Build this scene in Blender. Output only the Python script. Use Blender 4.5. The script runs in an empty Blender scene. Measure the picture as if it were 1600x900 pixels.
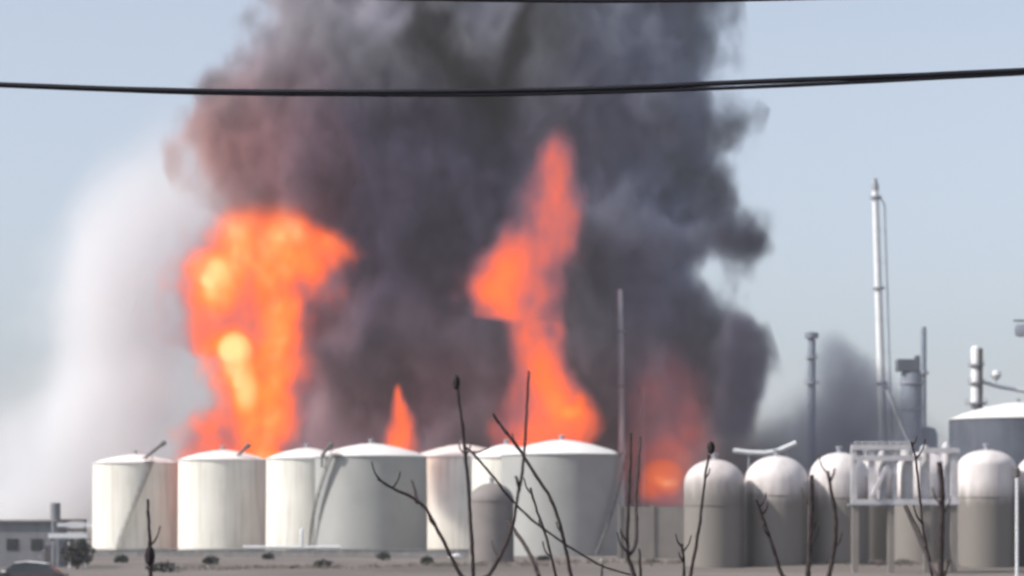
import bpy, bmesh, math, random
from mathutils import Vector, noise, Matrix
R = math.radians
random.seed(7)
sc = bpy.context.scene
col = sc.collection

# ------------------------------------------------------------------ camera
CAM_H = 4.0            # eye height
F = 100.0 / 36.0 * 1600  # pixels per unit slope
HOR = 820.0            # pixel row of the horizon
cd = bpy.data.cameras.new('camera')
cd.lens = 100.0; cd.sensor_width = 36.0
cd.shift_y = (HOR - 450.0) / 1600.0
cd.clip_start = 0.1; cd.clip_end = 20000
cd.dof.use_dof = True; cd.dof.focus_distance = 22.0; cd.dof.aperture_fstop = 3.4
cam = bpy.data.objects.new('camera', cd); col.objects.link(cam)
cam.location = (0, 0, CAM_H); cam.rotation_euler = (R(90), 0, 0)
sc.camera = cam

def P(px, py, D):
    """point at distance D that stands at this place in the photograph"""
    return Vector(((px - 800) / F * D, D, CAM_H + (HOR - py) / F * D))

# ------------------------------------------------------------------ sky + sun
SUN_EL = 41.0
SUN_AZ = 255.0         # compass bearing of the sun, 0 = straight ahead, clockwise
w = bpy.data.worlds.new('World'); sc.world = w; w.use_nodes = True
nt = w.node_tree; nt.nodes.clear()
sky = nt.nodes.new('ShaderNodeTexSky'); sky.sky_type = 'NISHITA'
sky.sun_disc = False; sky.sun_elevation = R(SUN_EL); sky.sun_rotation = R(SUN_AZ)
sky.air_density = 1.0; sky.dust_density = 1.6; sky.ozone_density = 3.0
bg = nt.nodes.new('ShaderNodeBackground'); bg.inputs['Strength'].default_value = 0.14
wo = nt.nodes.new('ShaderNodeOutputWorld')
hs = nt.nodes.new('ShaderNodeHueSaturation'); hs.inputs['Saturation'].default_value = 0.38; hs.inputs['Value'].default_value = 1.0
tn = nt.nodes.new('ShaderNodeMix'); tn.data_type = 'RGBA'; tn.blend_type = 'MULTIPLY'; tn.inputs['Factor'].default_value = 1.0; tn.inputs['B'].default_value = (0.93, 0.99, 1.09, 1)
nt.links.new(sky.outputs[0], hs.inputs['Color']); nt.links.new(hs.outputs[0], tn.inputs['A']); nt.links.new(tn.outputs['Result'], bg.inputs['Color']); nt.links.new(bg.outputs[0], wo.inputs['Surface'])
sd = bpy.data.lights.new('sun', 'SUN'); sd.energy = 4.6; sd.angle = R(0.6); sd.color = (1.0, 0.95, 0.87)
sun = bpy.data.objects.new('sun', sd); col.objects.link(sun)
to_sun = Vector((math.sin(R(SUN_AZ)) * math.cos(R(SUN_EL)), math.cos(R(SUN_AZ)) * math.cos(R(SUN_EL)), math.sin(R(SUN_EL))))
sun.rotation_euler = to_sun.to_track_quat('Z', 'Y').to_euler()
sun.location = (-200, 100, 200)

# ------------------------------------------------------------------ render look
sc.view_settings.view_transform = 'Standard'; sc.view_settings.look = 'None'
sc.view_settings.exposure = 0.1; sc.view_settings.gamma = 1.0
sc.render.engine = 'CYCLES'
cy = sc.cycles
cy.use_denoising = True
cy.use_adaptive_sampling = True; cy.adaptive_threshold = 0.03
cy.max_bounces = 6; cy.diffuse_bounces = 2; cy.glossy_bounces = 2; cy.transmission_bounces = 2
cy.transparent_max_bounces = 32; cy.volume_bounces = 5
cy.volume_max_steps = 256
cy.sample_clamp_indirect = 3.0
cy.caustics_reflective = False; cy.caustics_refractive = False
cy.filter_width = 2.2

# ------------------------------------------------------------------ materials
def mat(name, base, rough=0.6, metal=0.0, var=0.15, scale=0.5, streak=None, bump=0.0, spec=0.4):
    """painted / weathered surface: base colour varied by noise, optional vertical streaks"""
    m = bpy.data.materials.new(name); m.use_nodes = True
    n = m.node_tree.nodes; l = m.node_tree.links
    b = n['Principled BSDF']
    b.inputs['Roughness'].default_value = rough; b.inputs['Metallic'].default_value = metal
    b.inputs['Specular IOR Level'].default_value = spec
    tc = n.new('ShaderNodeTexCoord')
    no = n.new('ShaderNodeTexNoise'); no.inputs['Scale'].default_value = scale; no.inputs['Detail'].default_value = 5
    l.new(tc.outputs['Object'], no.inputs['Vector'])
    cr = n.new('ShaderNodeValToRGB')
    d = tuple(c * (1 - var) for c in base); u = tuple(min(1, c * (1 + var * 0.6)) for c in base)
    cr.color_ramp.elements[0].position = 0.3; cr.color_ramp.elements[1].position = 0.7
    cr.color_ramp.elements[0].color = (*d, 1); cr.color_ramp.elements[1].color = (*u, 1)
    l.new(no.outputs['Fac'], cr.inputs['Fac'])
    out = cr.outputs['Color']
    if streak:
        mp = n.new('ShaderNodeMapping'); mp.inputs['Scale'].default_value = (0.9, 0.9, 0.05)
        l.new(tc.outputs['Object'], mp.inputs['Vector'])
        n2 = n.new('ShaderNodeTexNoise'); n2.inputs['Scale'].default_value = 1.6; n2.inputs['Detail'].default_value = 4
        l.new(mp.outputs['Vector'], n2.inputs['Vector'])
        mr = n.new('ShaderNodeMapRange'); mr.inputs['From Min'].default_value = 0.5; mr.inputs['From Max'].default_value = 0.72
        mr.inputs['To Max'].default_value = 0.6
        l.new(n2.outputs['Fac'], mr.inputs['Value'])
        mx = n.new('ShaderNodeMix'); mx.data_type = 'RGBA'
        l.new(mr.outputs['Result'], mx.inputs['Factor']); l.new(out, mx.inputs['A']); mx.inputs['B'].default_value = (*streak, 1)
        out = mx.outputs['Result']
    l.new(out, b.inputs['Base Color'])
    if bump:
        bp = n.new('ShaderNodeBump'); bp.inputs['Strength'].default_value = bump; bp.inputs['Distance'].default_value = 0.05
        l.new(no.outputs['Fac'], bp.inputs['Height']); l.new(bp.outputs['Normal'], b.inputs['Normal'])
    return m

M = {}
M['tank_white'] = mat('tank_white', (0.82, 0.79, 0.71), 0.55, var=0.08, scale=0.25, streak=(0.50, 0.45, 0.37))
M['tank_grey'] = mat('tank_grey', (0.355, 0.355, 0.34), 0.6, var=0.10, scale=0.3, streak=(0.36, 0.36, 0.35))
M['roof_white'] = mat('roof_white', (0.80, 0.77, 0.74), 0.6, var=0.08, scale=0.3)
M['bullet_white'] = mat('bullet_white', (0.66, 0.62, 0.60), 0.5, var=0.15, scale=0.4, streak=(0.5, 0.46, 0.43))
M['bullet_dull'] = mat('bullet_dull', (0.46, 0.43, 0.41), 0.6, var=0.2, scale=0.5, streak=(0.33, 0.30, 0.28))
M['bullet_brown'] = mat('bullet_brown', (0.22, 0.195, 0.185), 0.7, var=0.12, scale=0.6)  # shade on the small front vessel put into this brown
M['dark_steel'] = mat('dark_steel', (0.11, 0.10, 0.10), 0.6, var=0.2, scale=2)
M['grey_steel'] = mat('grey_steel', (0.32, 0.33, 0.36), 0.55, var=0.15, scale=1)
M['pale_steel'] = mat('pale_steel', (0.74, 0.75, 0.76), 0.45, var=0.08, scale=1)
M['dark_paint'] = mat('dark_paint', (0.085, 0.10, 0.13), 0.55, var=0.2, scale=0.4, streak=(0.13, 0.13, 0.15))
M['concrete'] = mat('concrete', (0.33, 0.315, 0.30), 0.9, var=0.2, scale=1.2, bump=0.2)
M['shed_wall'] = mat('shed_wall', (0.24, 0.24, 0.255), 0.8, var=0.15, scale=0.8, streak=(0.19, 0.19, 0.2))
M['earth'] = mat('earth', (0.145, 0.122, 0.11), 0.95, var=0.25, scale=0.08, bump=0.3)
M['ground'] = mat('ground', (0.17, 0.145, 0.13), 0.95, var=0.35, scale=0.05, bump=0.3)
M['bark'] = mat('bark', (0.046, 0.032, 0.032), 0.85, var=0.4, scale=30, bump=0.4)
M['bud'] = mat('bud', (0.018, 0.012, 0.014), 0.8, var=0.3, scale=40)
M['rubber'] = mat('rubber', (0.012, 0.012, 0.018), 0.55, var=0.3, scale=4)
M['car_paint'] = mat('car_paint', (0.040, 0.028, 0.032), 0.5, var=0.1, scale=1, spec=0.6)
M['car_white'] = mat('car_white', (0.8, 0.8, 0.8), 0.3, var=0.03, scale=1)
M['glass'] = mat('glass', (0.03, 0.035, 0.04), 0.3, var=0.1, scale=1, spec=0.7)
M['tyre'] = mat('tyre', (0.02, 0.02, 0.02), 0.9, var=0.2, scale=5)
M['leaf'] = mat('leaf', (0.060, 0.062, 0.058), 0.8, var=0.4, scale=3)
M['sheet'] = mat('sheet', (0.82, 0.82, 0.82), 0.6, var=0.05, scale=3)
M['rack_steel'] = mat('rack_steel', (0.56, 0.54, 0.55), 0.55, var=0.2, scale=1, streak=(.40, .37, .36))
M['haze_steel'] = mat('haze_steel', (0.17, 0.195, 0.24), 0.7, var=0.15, scale=0.3)  # blue-grey of the distance haze mixed into the steel colour

# ------------------------------------------------------------------ mesh helpers
class MB:
    def __init__(s): s.v = []; s.f = []; s.smooth = []
    def add(s, v, f, smooth=False):
        o = len(s.v); s.v += [tuple(p) for p in v]
        s.f += [tuple(i + o for i in q) for q in f]; s.smooth += [smooth] * len(f)
    def box(s, lo, hi, rz=0.0, piv=None):
        v = [Vector((x, y, z)) for z in (lo[2], hi[2]) for y in (lo[1], hi[1]) for x in (lo[0], hi[0])]
        if rz:
            c = Vector(piv) if piv else (Vector(lo) + Vector(hi)) / 2
            m = Matrix.Rotation(rz, 3, 'Z'); v = [m @ (p - c) + c for p in v]
        s.add(v, [(0, 2, 3, 1), (4, 5, 7, 6), (0, 1, 5, 4), (2, 6, 7, 3), (0, 4, 6, 2), (1, 3, 7, 5)])
    def beam(s, a, b, wd, ht):
        a = Vector(a); b = Vector(b); d = (b - a).normalized()
        up = Vector((0, 0, 1)) if abs(d.z) < 0.95 else Vector((0, 1, 0))
        x = d.cross(up).normalized() * wd / 2; y = x.cross(d).normalized() * ht / 2
        v = [a - x - y, a + x - y, a + x + y, a - x + y, b - x - y, b + x - y, b + x + y, b - x + y]
        s.add(v, [(3, 2, 1, 0), (4, 5, 6, 7), (0, 1, 5, 4), (1, 2, 6, 5), (2, 3, 7, 6), (3, 0, 4, 7)])
    def tube(s, path, rad, n=8, smooth=True):
        path = [Vector(p) for p in path]
        rad = rad if isinstance(rad, (list, tuple)) else [rad] * len(path)
        v = []; prev = None
        for i, p in enumerate(path):
            d = (path[min(i + 1, len(path) - 1)] - path[max(i - 1, 0)]).normalized()
            if prev is None:
                up = Vector((0, 0, 1)) if abs(d.z) < 0.9 else Vector((0, 1, 0)); x = d.cross(up).normalized()
            else:
                x = (prev - d * prev.dot(d)).normalized()
            prev = x; y = d.cross(x)
            for k in range(n):
                a = 2 * math.pi * k / n; v.append(p + (x * math.cos(a) + y * math.sin(a)) * rad[i])
        f = []
        for i in range(len(path) - 1):
            for k in range(n):
                f.append((i * n + k, i * n + (k + 1) % n, (i + 1) * n + (k + 1) % n, (i + 1) * n + k))
        f.append(tuple(reversed(range(n)))); f.append(tuple(range((len(path) - 1) * n, len(path) * n)))
        s.add(v, f, smooth)
    def lathe(s, prof, n=40, c=(0, 0, 0), axis='Z', smooth=True):
        """prof: (radius, height) pairs, bottom to top"""
        v = []; f = []
        for r, h in prof:
            for k in range(n):
                a = 2 * math.pi * k / n
                p = (r * math.cos(a), r * math.sin(a), h)
                if axis == 'Y': p = (p[0], p[2], -p[1])
                if axis == 'X': p = (p[2], p[0], p[1])
                v.append((p[0] + c[0], p[1] + c[1], p[2] + c[2]))
        for i in range(len(prof) - 1):
            for k in range(n):
                f.append((i * n + k, i * n + (k + 1) % n, (i + 1) * n + (k + 1) % n, (i + 1) * n + k))
        if prof[0][0] > 1e-6: f.append(tuple(reversed(range(n))))
        if prof[-1][0] > 1e-6: f.append(tuple(range((len(prof) - 1) * n, len(prof) * n)))
        s.add(v, f, smooth)
    def build(s, name, m, parent=None, loc=None):
        me = bpy.data.meshes.new(name); me.from_pydata(s.v, [], s.f)
        for p, q in zip(me.polygons, s.smooth): p.use_smooth = q
        bm = bmesh.new(); bm.from_mesh(me)
        bmesh.ops.remove_doubles(bm, verts=bm.verts, dist=1e-5)
        bmesh.ops.recalc_face_normals(bm, faces=bm.faces); bm.to_mesh(me); bm.free()
        if any(s.smooth):
            try: me.set_sharp_from_angle(angle=R(38))
            except Exception: pass
        o = bpy.data.objects.new(name, me); col.objects.link(o)
        me.materials.append(M[m] if isinstance(m, str) else m)
        if parent: o.parent = parent
        if loc is not None: o.location = loc
        return o

def tag(o, label=None, cat=None, group=None, kind=None):
    if label: o['label'] = label
    if cat: o['category'] = cat
    if group: o['group'] = group
    if kind: o['kind'] = kind
    return o
def thing(name, loc, label, cat, group=None):
    o = bpy.data.objects.new(name, None); col.objects.link(o); o.location = loc
    o.empty_display_size = 0.5
    return tag(o, label, cat, group)

# ------------------------------------------------------------------ ground
g = MB()
g.add([(-6000, -200, 0), (6000, -200, 0), (6000, 14000, 0), (-6000, 14000, 0)], [(0, 1, 2, 3)])
tag(g.build('ground', 'ground'), 'bare brown ground of the tank farm', 'ground', kind='structure')

# earth berm that hides the feet of the gas vessels
def berm_top(x):
    px = 800 + x / 250.0 * F
    def sm(a, b, t):
        t = max(0, min(1, (t - a) / (b - a))); return t * t * (3 - 2 * t)
    return 0.1 + 0.5 * sm(480, 900, px)
b = MB(); nx, ny = 150, 16; vs = []
for j in range(ny + 1):
    t = j / ny; y = 236 + 40 * t
    prof = min(1, t / 0.38) if t < 0.5 else min(1, (1 - t) / 0.38)
    prof = prof * prof * (3 - 2 * prof)
    for i in range(nx + 1):
        x = -30 + 95 * i / nx
        h = berm_top(x) * prof
        h += 0.25 * prof * noise.fractal(Vector((x * 0.18, y * 0.18, 3.1)), 1.0, 2.0, 4)
        vs.append((x, y, max(h, 0.0) - 0.02 + 0.03 * prof))
fs = [(j * (nx + 1) + i, j * (nx + 1) + i + 1, (j + 1) * (nx + 1) + i + 1, (j + 1) * (nx + 1) + i) for j in range(ny) for i in range(nx)]
b.add(vs, fs, True)
tag(b.build('earth_bank', 'earth'), 'low brown earth bank in front of the domed vessels', 'bank', kind='structure')

gb = MB(); rnd = random.Random(21)
for k in range(2200):
    x = rnd.uniform(-29, 64); y = 246 + 12 * rnd.random(); t = (y - 236) / 40
    pr = min(1, t / .38); pr = pr * pr * (3 - 2 * pr)
    if noise.noise(Vector((x * .12, y * .12, 9))) < rnd.uniform(-.7, .1): continue
    z = berm_top(x) * pr + 0.25 * pr * noise.fractal(Vector((x * 0.18, y * 0.18, 3.1)), 1.0, 2.0, 4)
    if z < 0: z = 0
    for j in range(4):
        a = rnd.uniform(0, 6.28); hgt = rnd.uniform(.12, .5); d = Vector((math.cos(a), math.sin(a), 0)); e = Vector((-d.y, d.x, 0)) * .035
        p = Vector((x, y, z - .05)) + d * .08; q = p + d * hgt * rnd.uniform(.1, .6) + Vector((0, 0, hgt))
        gb.add([p - e, p + e, q + e * .3, q - e * .3], [(0, 1, 2, 3)])
M['dry_grass'] = mat('dry_grass', (0.17, 0.145, 0.12), 0.9, var=0.3, scale=.35)
tag(gb.build('dry_grass', 'dry_grass'), 'dry brown grass tufts along the low earth bank', 'grass', kind='stuff')

# low concrete bund in front of the big tanks
b = MB()
x0, x1 = P(128, 0, 356).x, P(760, 0, 356).x
nseg = 14
bw = thing('bund_wall', ((x0 + x1) / 2, 356, 0), 'low grey concrete bund wall running along the feet of the storage tanks', 'wall')
for i in range(nseg):
    a = x0 + (x1 - x0) * i / nseg; c = x0 + (x1 - x0) * (i + 1) / nseg - 0.08
    s = MB(); s.box((a - bw.location.x, -0.2, 0), (c - bw.location.x, 0.2, 0.85 + 0.05 * random.random()))
    s.build('panel', 'concrete', bw)
c = MB(); c.box((x0 - bw.location.x - .1, -0.3, 0.925), (x1 - bw.location.x + .1, 0.3, 1.02)); c.build('coping', 'concrete', bw)

# ------------------------------------------------------------------ storage tanks
def tank(px0, px1, rim, apex, D, label, mshell='tank_white', stair=None, mroof='roof_white', pole=None, rails=False, group=None):
    s = D / F
    cx = (px0 + px1) / 2; r = (px1 - px0) / 2 * s
    H = CAM_H + (HOR - rim) * s; top = CAM_H + (HOR - apex) * s
    t = thing('storage_tank', (P(cx, 0, D).x, D + r, 0), label, 'storage tank', group)
    m = MB()
    prof = [(r + 0.12, 0.0), (r + 0.12, 0.25), (r, 0.25)]
    nc = 6
    for k in range(1, nc + 1):       # plate courses, each a hair narrower
        z = 0.25 + (H - 0.35) * k / nc
        prof += [(r - 0.012 * (k - 1), z), (r - 0.012 * k, z)]
    m.lathe(prof, 56); m.build('shell', mshell, t)
    m = MB(); m.lathe([(r - 0.06, H - 0.12), (r + 0.13, H - 0.12), (r + 0.13, H), (r - 0.06, H)], 56, smooth=True); m.build('rim', 'pale_steel', t)
    m = MB(); m.lathe([(r + 0.02, H - 0.03), (r * 0.8, H + (top - H) * 0.33), (r * 0.5, H + (top - H) * 0.68), (r * 0.2, H + (top - H) * 0.93), (0.0, top)], 56); m.build('roof', mroof, t)
    m = MB(); m.lathe([(0.28, 0), (0.28, 0.5), (0.42, 0.5), (0.42, 0.62), (0.0, 0.7)], 14, (0, 0, top - 0.08)); m.build('vent', 'grey_steel', t)
    if rails:
        m = MB(); n = 30
        for k in range(n):
            a = 2 * math.pi * k / n; x, y = (r - .15) * math.cos(a), (r - .15) * math.sin(a)
            m.tube([(x, y, H - .02), (x, y, H + 0.95)], 0.02, 4)
        for zz in (0.5, 0.93):
            m.lathe([(r - .17, H + zz), (r - .13, H + zz), (r - .13, H + zz + .04), (r - .17, H + zz + .04), (r - .17, H + zz)], 48)
        m.build('guard_rail', 'pale_steel', t)
    if stair is not None:            # spiral stair round the shell, as (start angle, end angle), -90 faces the camera
        a0, a1 = R(stair[0]), R(stair[1])
        st = MB(); n = 44; ro = r + 0.55
        pts = [(a0 + (a1 - a0) * k / n, 0.3 + (H - 0.3) * k / n) for k in range(n + 1)]
        for a, z in pts:
            d = Vector((math.cos(a), math.sin(a), 0)); tdir = Vector((-d.y, d.x, 0)) * 0.16
            p0 = d * (r + 0.02); p1 = d * (r + 0.85)
            st.add([p0 - tdir + Vector((0, 0, z)), p1 - tdir + Vector((0, 0, z)), p1 + tdir + Vector((0, 0, z)), p0 + tdir + Vector((0, 0, z)),
                    p0 - tdir + Vector((0, 0, z + .06)), p1 - tdir + Vector((0, 0, z + .06)), p1 + tdir + Vector((0, 0, z + .06)), p0 + tdir + Vector((0, 0, z + .06))],
                   [(3, 2, 1, 0), (4, 5, 6, 7), (0, 1, 5, 4), (1, 2, 6, 5), (2, 3, 7, 6), (3, 0, 4, 7)])
        so = st.build('stair', 'grey_steel', t)
        hr = MB()
        for rr in (r + 0.85,):
            for dz in (-.05, 1.0):
                hr.tube([(rr * math.cos(a), rr * math.sin(a), z + dz) for a, z in pts], 0.045 if dz > 0 else 0.11, 5)
            for a, z in pts[::4]:
                hr.tube([(rr * math.cos(a), rr * math.sin(a), z), (rr * math.cos(a), rr * math.sin(a), z + 1.0)], 0.03, 4)
        hr.build('handrail', 'dark_steel', so)
        a = a1; d = Vector((math.cos(a), math.sin(a), 0))
        pf = MB(); pf.box((d.x * r - .8, d.y * (r + .5) - .7, H + .05), (d.x * r + .8, d.y * (r + .5) + .7, H + .15)); pf.build('landing', 'dark_steel', t)
    if pole:                         # sloping foam pipe that leans up over the rim; pixel ends
        m = MB(); q0 = P(pole[0], pole[1], D + 0.35 * r) - t.location; q1 = P(pole[2], pole[3], D + 0.35 * r) - t.location
        m.tube([q0, q0.lerp(q1, 0.5) + Vector((0, 0, .05)), q1], 0.24, 8); m.tube([q0 - Vector((0, 0, 1.6)), q0 + Vector((0, 0, .2))], 0.15, 6)
        d = (q1 - q0).normalized(); m.tube([q1 - d * .5, q1 + d * .3], 0.36, 8)
        m.build('foam_pipe', 'dark_steel', t)
    return t

GR = 'vertical storage tanks in the front row'
tank(135, 270, 722, 708, 426, 'narrowest cream storage tank beside the drifting white smoke, stair on its side', stair=(-105, -62), pole=(224, 718, 256, 692), group=GR)
tank(270, 412, 717, 701, 411, 'cream storage tank directly below the tallest broad fireball, next to the narrowest tank', stair=None, pole=(366, 718, 388, 696), group=GR)
tank(410, 540, 715, 698, 397, 'cream storage tank partly hidden behind the wide grey-shaded tank', group=GR)
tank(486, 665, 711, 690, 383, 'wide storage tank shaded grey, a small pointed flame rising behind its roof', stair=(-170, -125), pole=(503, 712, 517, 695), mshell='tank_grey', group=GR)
tank(640, 800, 712, 692, 430, 'storage tank set back between the two widest tanks', mshell='tank_white', group=GR)
tank(736, 846, 713, 692, 374, 'bright white storage tank mostly hidden behind the widest grey tank', group=GR)
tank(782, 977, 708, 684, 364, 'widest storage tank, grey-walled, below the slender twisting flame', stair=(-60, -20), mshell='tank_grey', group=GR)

# low pipe along the tanks
pt = thing('pipeline', (P(470, 0, 360).x, 360, 0), 'pale low pipeline on short supports before the cream tanks', 'pipeline')
m = MB(); a = P(380, 0, 360).x - pt.location.x; c = P(532, 0, 360).x - pt.location.x
m.tube([(a, 0, 1.15), (c, 0, 1.15)], 0.2, 10); m.tube([(0.1, 0, 1.1), (0.1, 0, 3.2), (0.1, 1.5, 3.4)], 0.2, 10); m.build('pipe', 'pale_steel', pt)
for k in range(5):
    x = a + (c - a) * (k + .5) / 5
    m = MB(); m.box((x - .12, -.2, 0), (x + .12, .2, .98)); m.build('support', 'concrete', pt)

# ------------------------------------------------------------------ domed vessels and the fire wall
def domed(px0, px1, top, D, label, mbody='vessel_body', mdome='bullet_white', split=None, flat=.8, group='domed vessels standing before the fire wall'):
    s = D / F; r = (px1 - px0) / 2 * s; zt = P(0, top, D).z
    t = thing('domed_vessel', (P((px0 + px1) / 2, 0, D).x, D + r, 0), label, 'vessel', group)
    zs = P(0, split, D).z if split else zt - r * flat          # top of the shell piece
    zk = zt - r * flat                                         # knuckle of the dome
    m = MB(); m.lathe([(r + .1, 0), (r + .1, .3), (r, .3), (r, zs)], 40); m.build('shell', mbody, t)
    m = MB(); prof = [(r + .004, zs + .004)] if zs < zk - .02 else []
    prof += [(r * math.cos(a * math.pi / 24) + .004, zk + .008 + r * flat * math.sin(a * math.pi / 24)) for a in range(13)]
    m.lathe(prof, 40); m.build('dome', mdome, t)
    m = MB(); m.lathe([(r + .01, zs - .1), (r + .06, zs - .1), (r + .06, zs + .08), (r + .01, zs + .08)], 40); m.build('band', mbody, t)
    m = MB(); m.lathe([(.22, 0), (.22, .5), (.34, .5), (.34, .6), (0, .66)], 12, (0, 0, zt - .08)); m.build('vent', 'grey_steel', t)
    ld = MB(); a = R(-35); d = Vector((math.cos(a), math.sin(a), 0)); e = Vector((-d.y, d.x, 0)) * .25
    for q in (-1, 1): ld.tube([d * (r + .18) + e * q, d * (r + .18) + e * q + Vector((0, 0, zk))], .03, 5)
    for k in range(int(zk / .4)): ld.tube([d * (r + .18) - e + Vector((0, 0, .3 + k * .4)), d * (r + .18) + e + Vector((0, 0, .3 + k * .4))], .02, 4)
    ld.build('ladder', 'dark_steel', t)
    return t
def shaded_foot(name, top_col, foot_col, z0, z1):  # shade and haze on the lower shell painted in as a brown foot
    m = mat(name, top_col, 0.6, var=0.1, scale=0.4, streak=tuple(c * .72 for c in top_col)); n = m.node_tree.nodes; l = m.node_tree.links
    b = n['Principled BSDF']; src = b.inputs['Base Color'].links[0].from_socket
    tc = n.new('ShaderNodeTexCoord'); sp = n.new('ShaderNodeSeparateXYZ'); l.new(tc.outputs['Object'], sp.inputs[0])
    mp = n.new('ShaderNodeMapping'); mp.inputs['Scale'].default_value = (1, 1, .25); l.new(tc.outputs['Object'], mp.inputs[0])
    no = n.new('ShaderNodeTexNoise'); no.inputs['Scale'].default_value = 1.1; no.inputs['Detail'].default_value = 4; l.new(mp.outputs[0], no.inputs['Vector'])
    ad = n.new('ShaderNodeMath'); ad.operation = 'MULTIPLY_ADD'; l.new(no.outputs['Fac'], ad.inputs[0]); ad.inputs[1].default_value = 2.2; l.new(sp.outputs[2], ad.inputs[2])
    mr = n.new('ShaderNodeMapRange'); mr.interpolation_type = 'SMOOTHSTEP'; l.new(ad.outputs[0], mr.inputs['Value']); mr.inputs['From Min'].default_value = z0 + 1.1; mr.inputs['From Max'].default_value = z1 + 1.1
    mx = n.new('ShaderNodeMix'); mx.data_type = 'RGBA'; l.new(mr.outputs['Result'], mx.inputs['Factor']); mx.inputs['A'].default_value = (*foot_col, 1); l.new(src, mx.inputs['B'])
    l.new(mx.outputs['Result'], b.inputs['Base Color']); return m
M['vessel_body'] = shaded_foot('vessel_body', (.72, .66, .645), (.205, .185, .168), 5.6, 7.9)
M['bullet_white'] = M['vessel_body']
M['bullet_dull'] = shaded_foot('vessel_dull', (.64, .57, .55), (.205, .185, .168), 5.9, 9.0)  # duller copy, shade of the end vessel put into its colour
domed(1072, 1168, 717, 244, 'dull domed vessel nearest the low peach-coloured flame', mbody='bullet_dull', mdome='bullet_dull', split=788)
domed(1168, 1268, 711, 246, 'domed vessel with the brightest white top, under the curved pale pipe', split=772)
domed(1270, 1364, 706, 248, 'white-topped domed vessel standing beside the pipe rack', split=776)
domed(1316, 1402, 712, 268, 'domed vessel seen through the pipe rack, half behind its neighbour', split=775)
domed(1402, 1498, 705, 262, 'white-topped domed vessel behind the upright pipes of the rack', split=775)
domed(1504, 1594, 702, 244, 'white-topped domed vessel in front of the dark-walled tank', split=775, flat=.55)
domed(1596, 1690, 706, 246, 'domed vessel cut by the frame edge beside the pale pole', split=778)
domed(733, 803, 754, 292, 'dull brown domed vessel in front of the bright white tank', 'bullet_brown', 'bullet_brown', group=None)

# long concrete fire wall that stops the low fire
D = 338
t = thing('fire_wall', (P(1310, 0, D).x, D, 0), 'long grey-brown concrete fire wall behind the domed vessels', 'wall')
M['wall_brown'] = mat('wall_brown', (0.25, 0.225, 0.205), 0.9, var=0.15, scale=0.3, streak=(0.16, 0.145, 0.13), bump=.1)
xa, xb = P(968, 0, D).x - t.location.x, P(1700, 0, D).x - t.location.x; n = 14; ht = P(0, 791, D).z
for k in range(n):
    m = MB(); m.box((xa + (xb - xa) * k / n, -.15, 0), (xa + (xb - xa) * (k + 1) / n - .07, .15, ht + random.uniform(-.08, .08))); m.build('panel', 'wall_brown', t)
for k in range(n + 1):
    x = xa + (xb - xa) * k / n; m = MB(); m.box((x - .2, -.3, 0), (x + .14, .19, ht + .16)); m.build('pillar', 'wall_brown', t)

# curved pale pipe above the vessels
t = thing('curved_pipe', (P(1200, 0, 300).x, 300, 0), 'curved pale pipe rising above two domed vessels', 'pipe')
m = MB(); pp = [P(x, y, 300) - t.location for x, y in ((1146, 704), (1170, 707), (1195, 708), (1214, 705), (1230, 698), (1244, 692))]
m.tube(pp, 0.26, 10); m.build('pipe', 'pale_steel', t)
for q in (pp[1], pp[4]):
    m = MB(); m.tube([(q.x, 0, 0), (q.x, 0, q.z - .2)], 0.09, 6); m.build('post', 'grey_steel', t)

# white pipe rack between the vessels
D = 236; s = D / F
t = thing('pipe_rack', (P(1410, 0, D).x, D, 0), 'white steel pipe rack with upright pipes raised on piers between domed vessels', 'pipe rack')
def lx(px): return P(px, 0, D).x - t.location.x
def lz(py): return CAM_H + (HOR - py) * s
for px, wd in ((1334, 9), (1362, 9), (1398, 7), (1490, 9)):
    m = MB(); m.box((lx(px - wd / 2), -.25, lz(787)), (lx(px + wd / 2), .25, lz(700))); m.build('post', 'rack_steel', t)
for px0, px1, py in ((1330, 1422, 699), (1330, 1498, 784), (1440, 1498, 704), (1332, 1440, 716)):
    m = MB(); m.box((lx(px0), -.42, lz(py) - .22), (lx(px1), .27 + .02 * (py % 3), lz(py) + .22)); m.build('beam', 'rack_steel', t)
for px, wd, y0 in ((1381, 15, 712), (1420, 20, 704), (1448, 16, 703), (1482, 15, 698)):
    m = MB(); m.lathe([(wd / 2 * s, lz(787.4)), (wd / 2 * s, lz(y0)), (wd / 2 * s * .6, lz(y0) + .35), (0, lz(y0) + .45)], 18, (lx(px), 1.1, 0)); m.build('upright_pipe', 'rack_steel', t)
for px in (1336, 1392, 1448, 1490):
    m = MB(); m.box((lx(px - 5), -.3, 0), (lx(px + 5), .32, lz(789.5))); m.build('pier', 'wall_brown', t)
m = MB(); m.box((lx(1328), -.46, lz(789.5)), (lx(1500), 1.9, lz(787.5))); m.build('deck', 'grey_steel', t)
m = MB(); m.beam((lx(1362), -.5, lz(775)), (lx(1384), -.5, lz(730)), .55, .3); m.build('diagonal_brace', 'rack_steel', t)
m = MB(); m.beam((lx(1412), -.9, lz(790)), (lx(1450), -.9, lz(880)), .5, .25); m.build('stair', 'dark_steel', t)
m = MB()
for k in range(9):
    x = lx(1336 + k * 11); m.tube([(x, -.1, lz(702)), (x, -.1, lz(690))], .035, 4)
m.tube([(lx(1334), -.1, lz(691)), (lx(1426), -.1, lz(691))], .04, 5); m.build('guard_rail', 'rack_steel', t)

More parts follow.
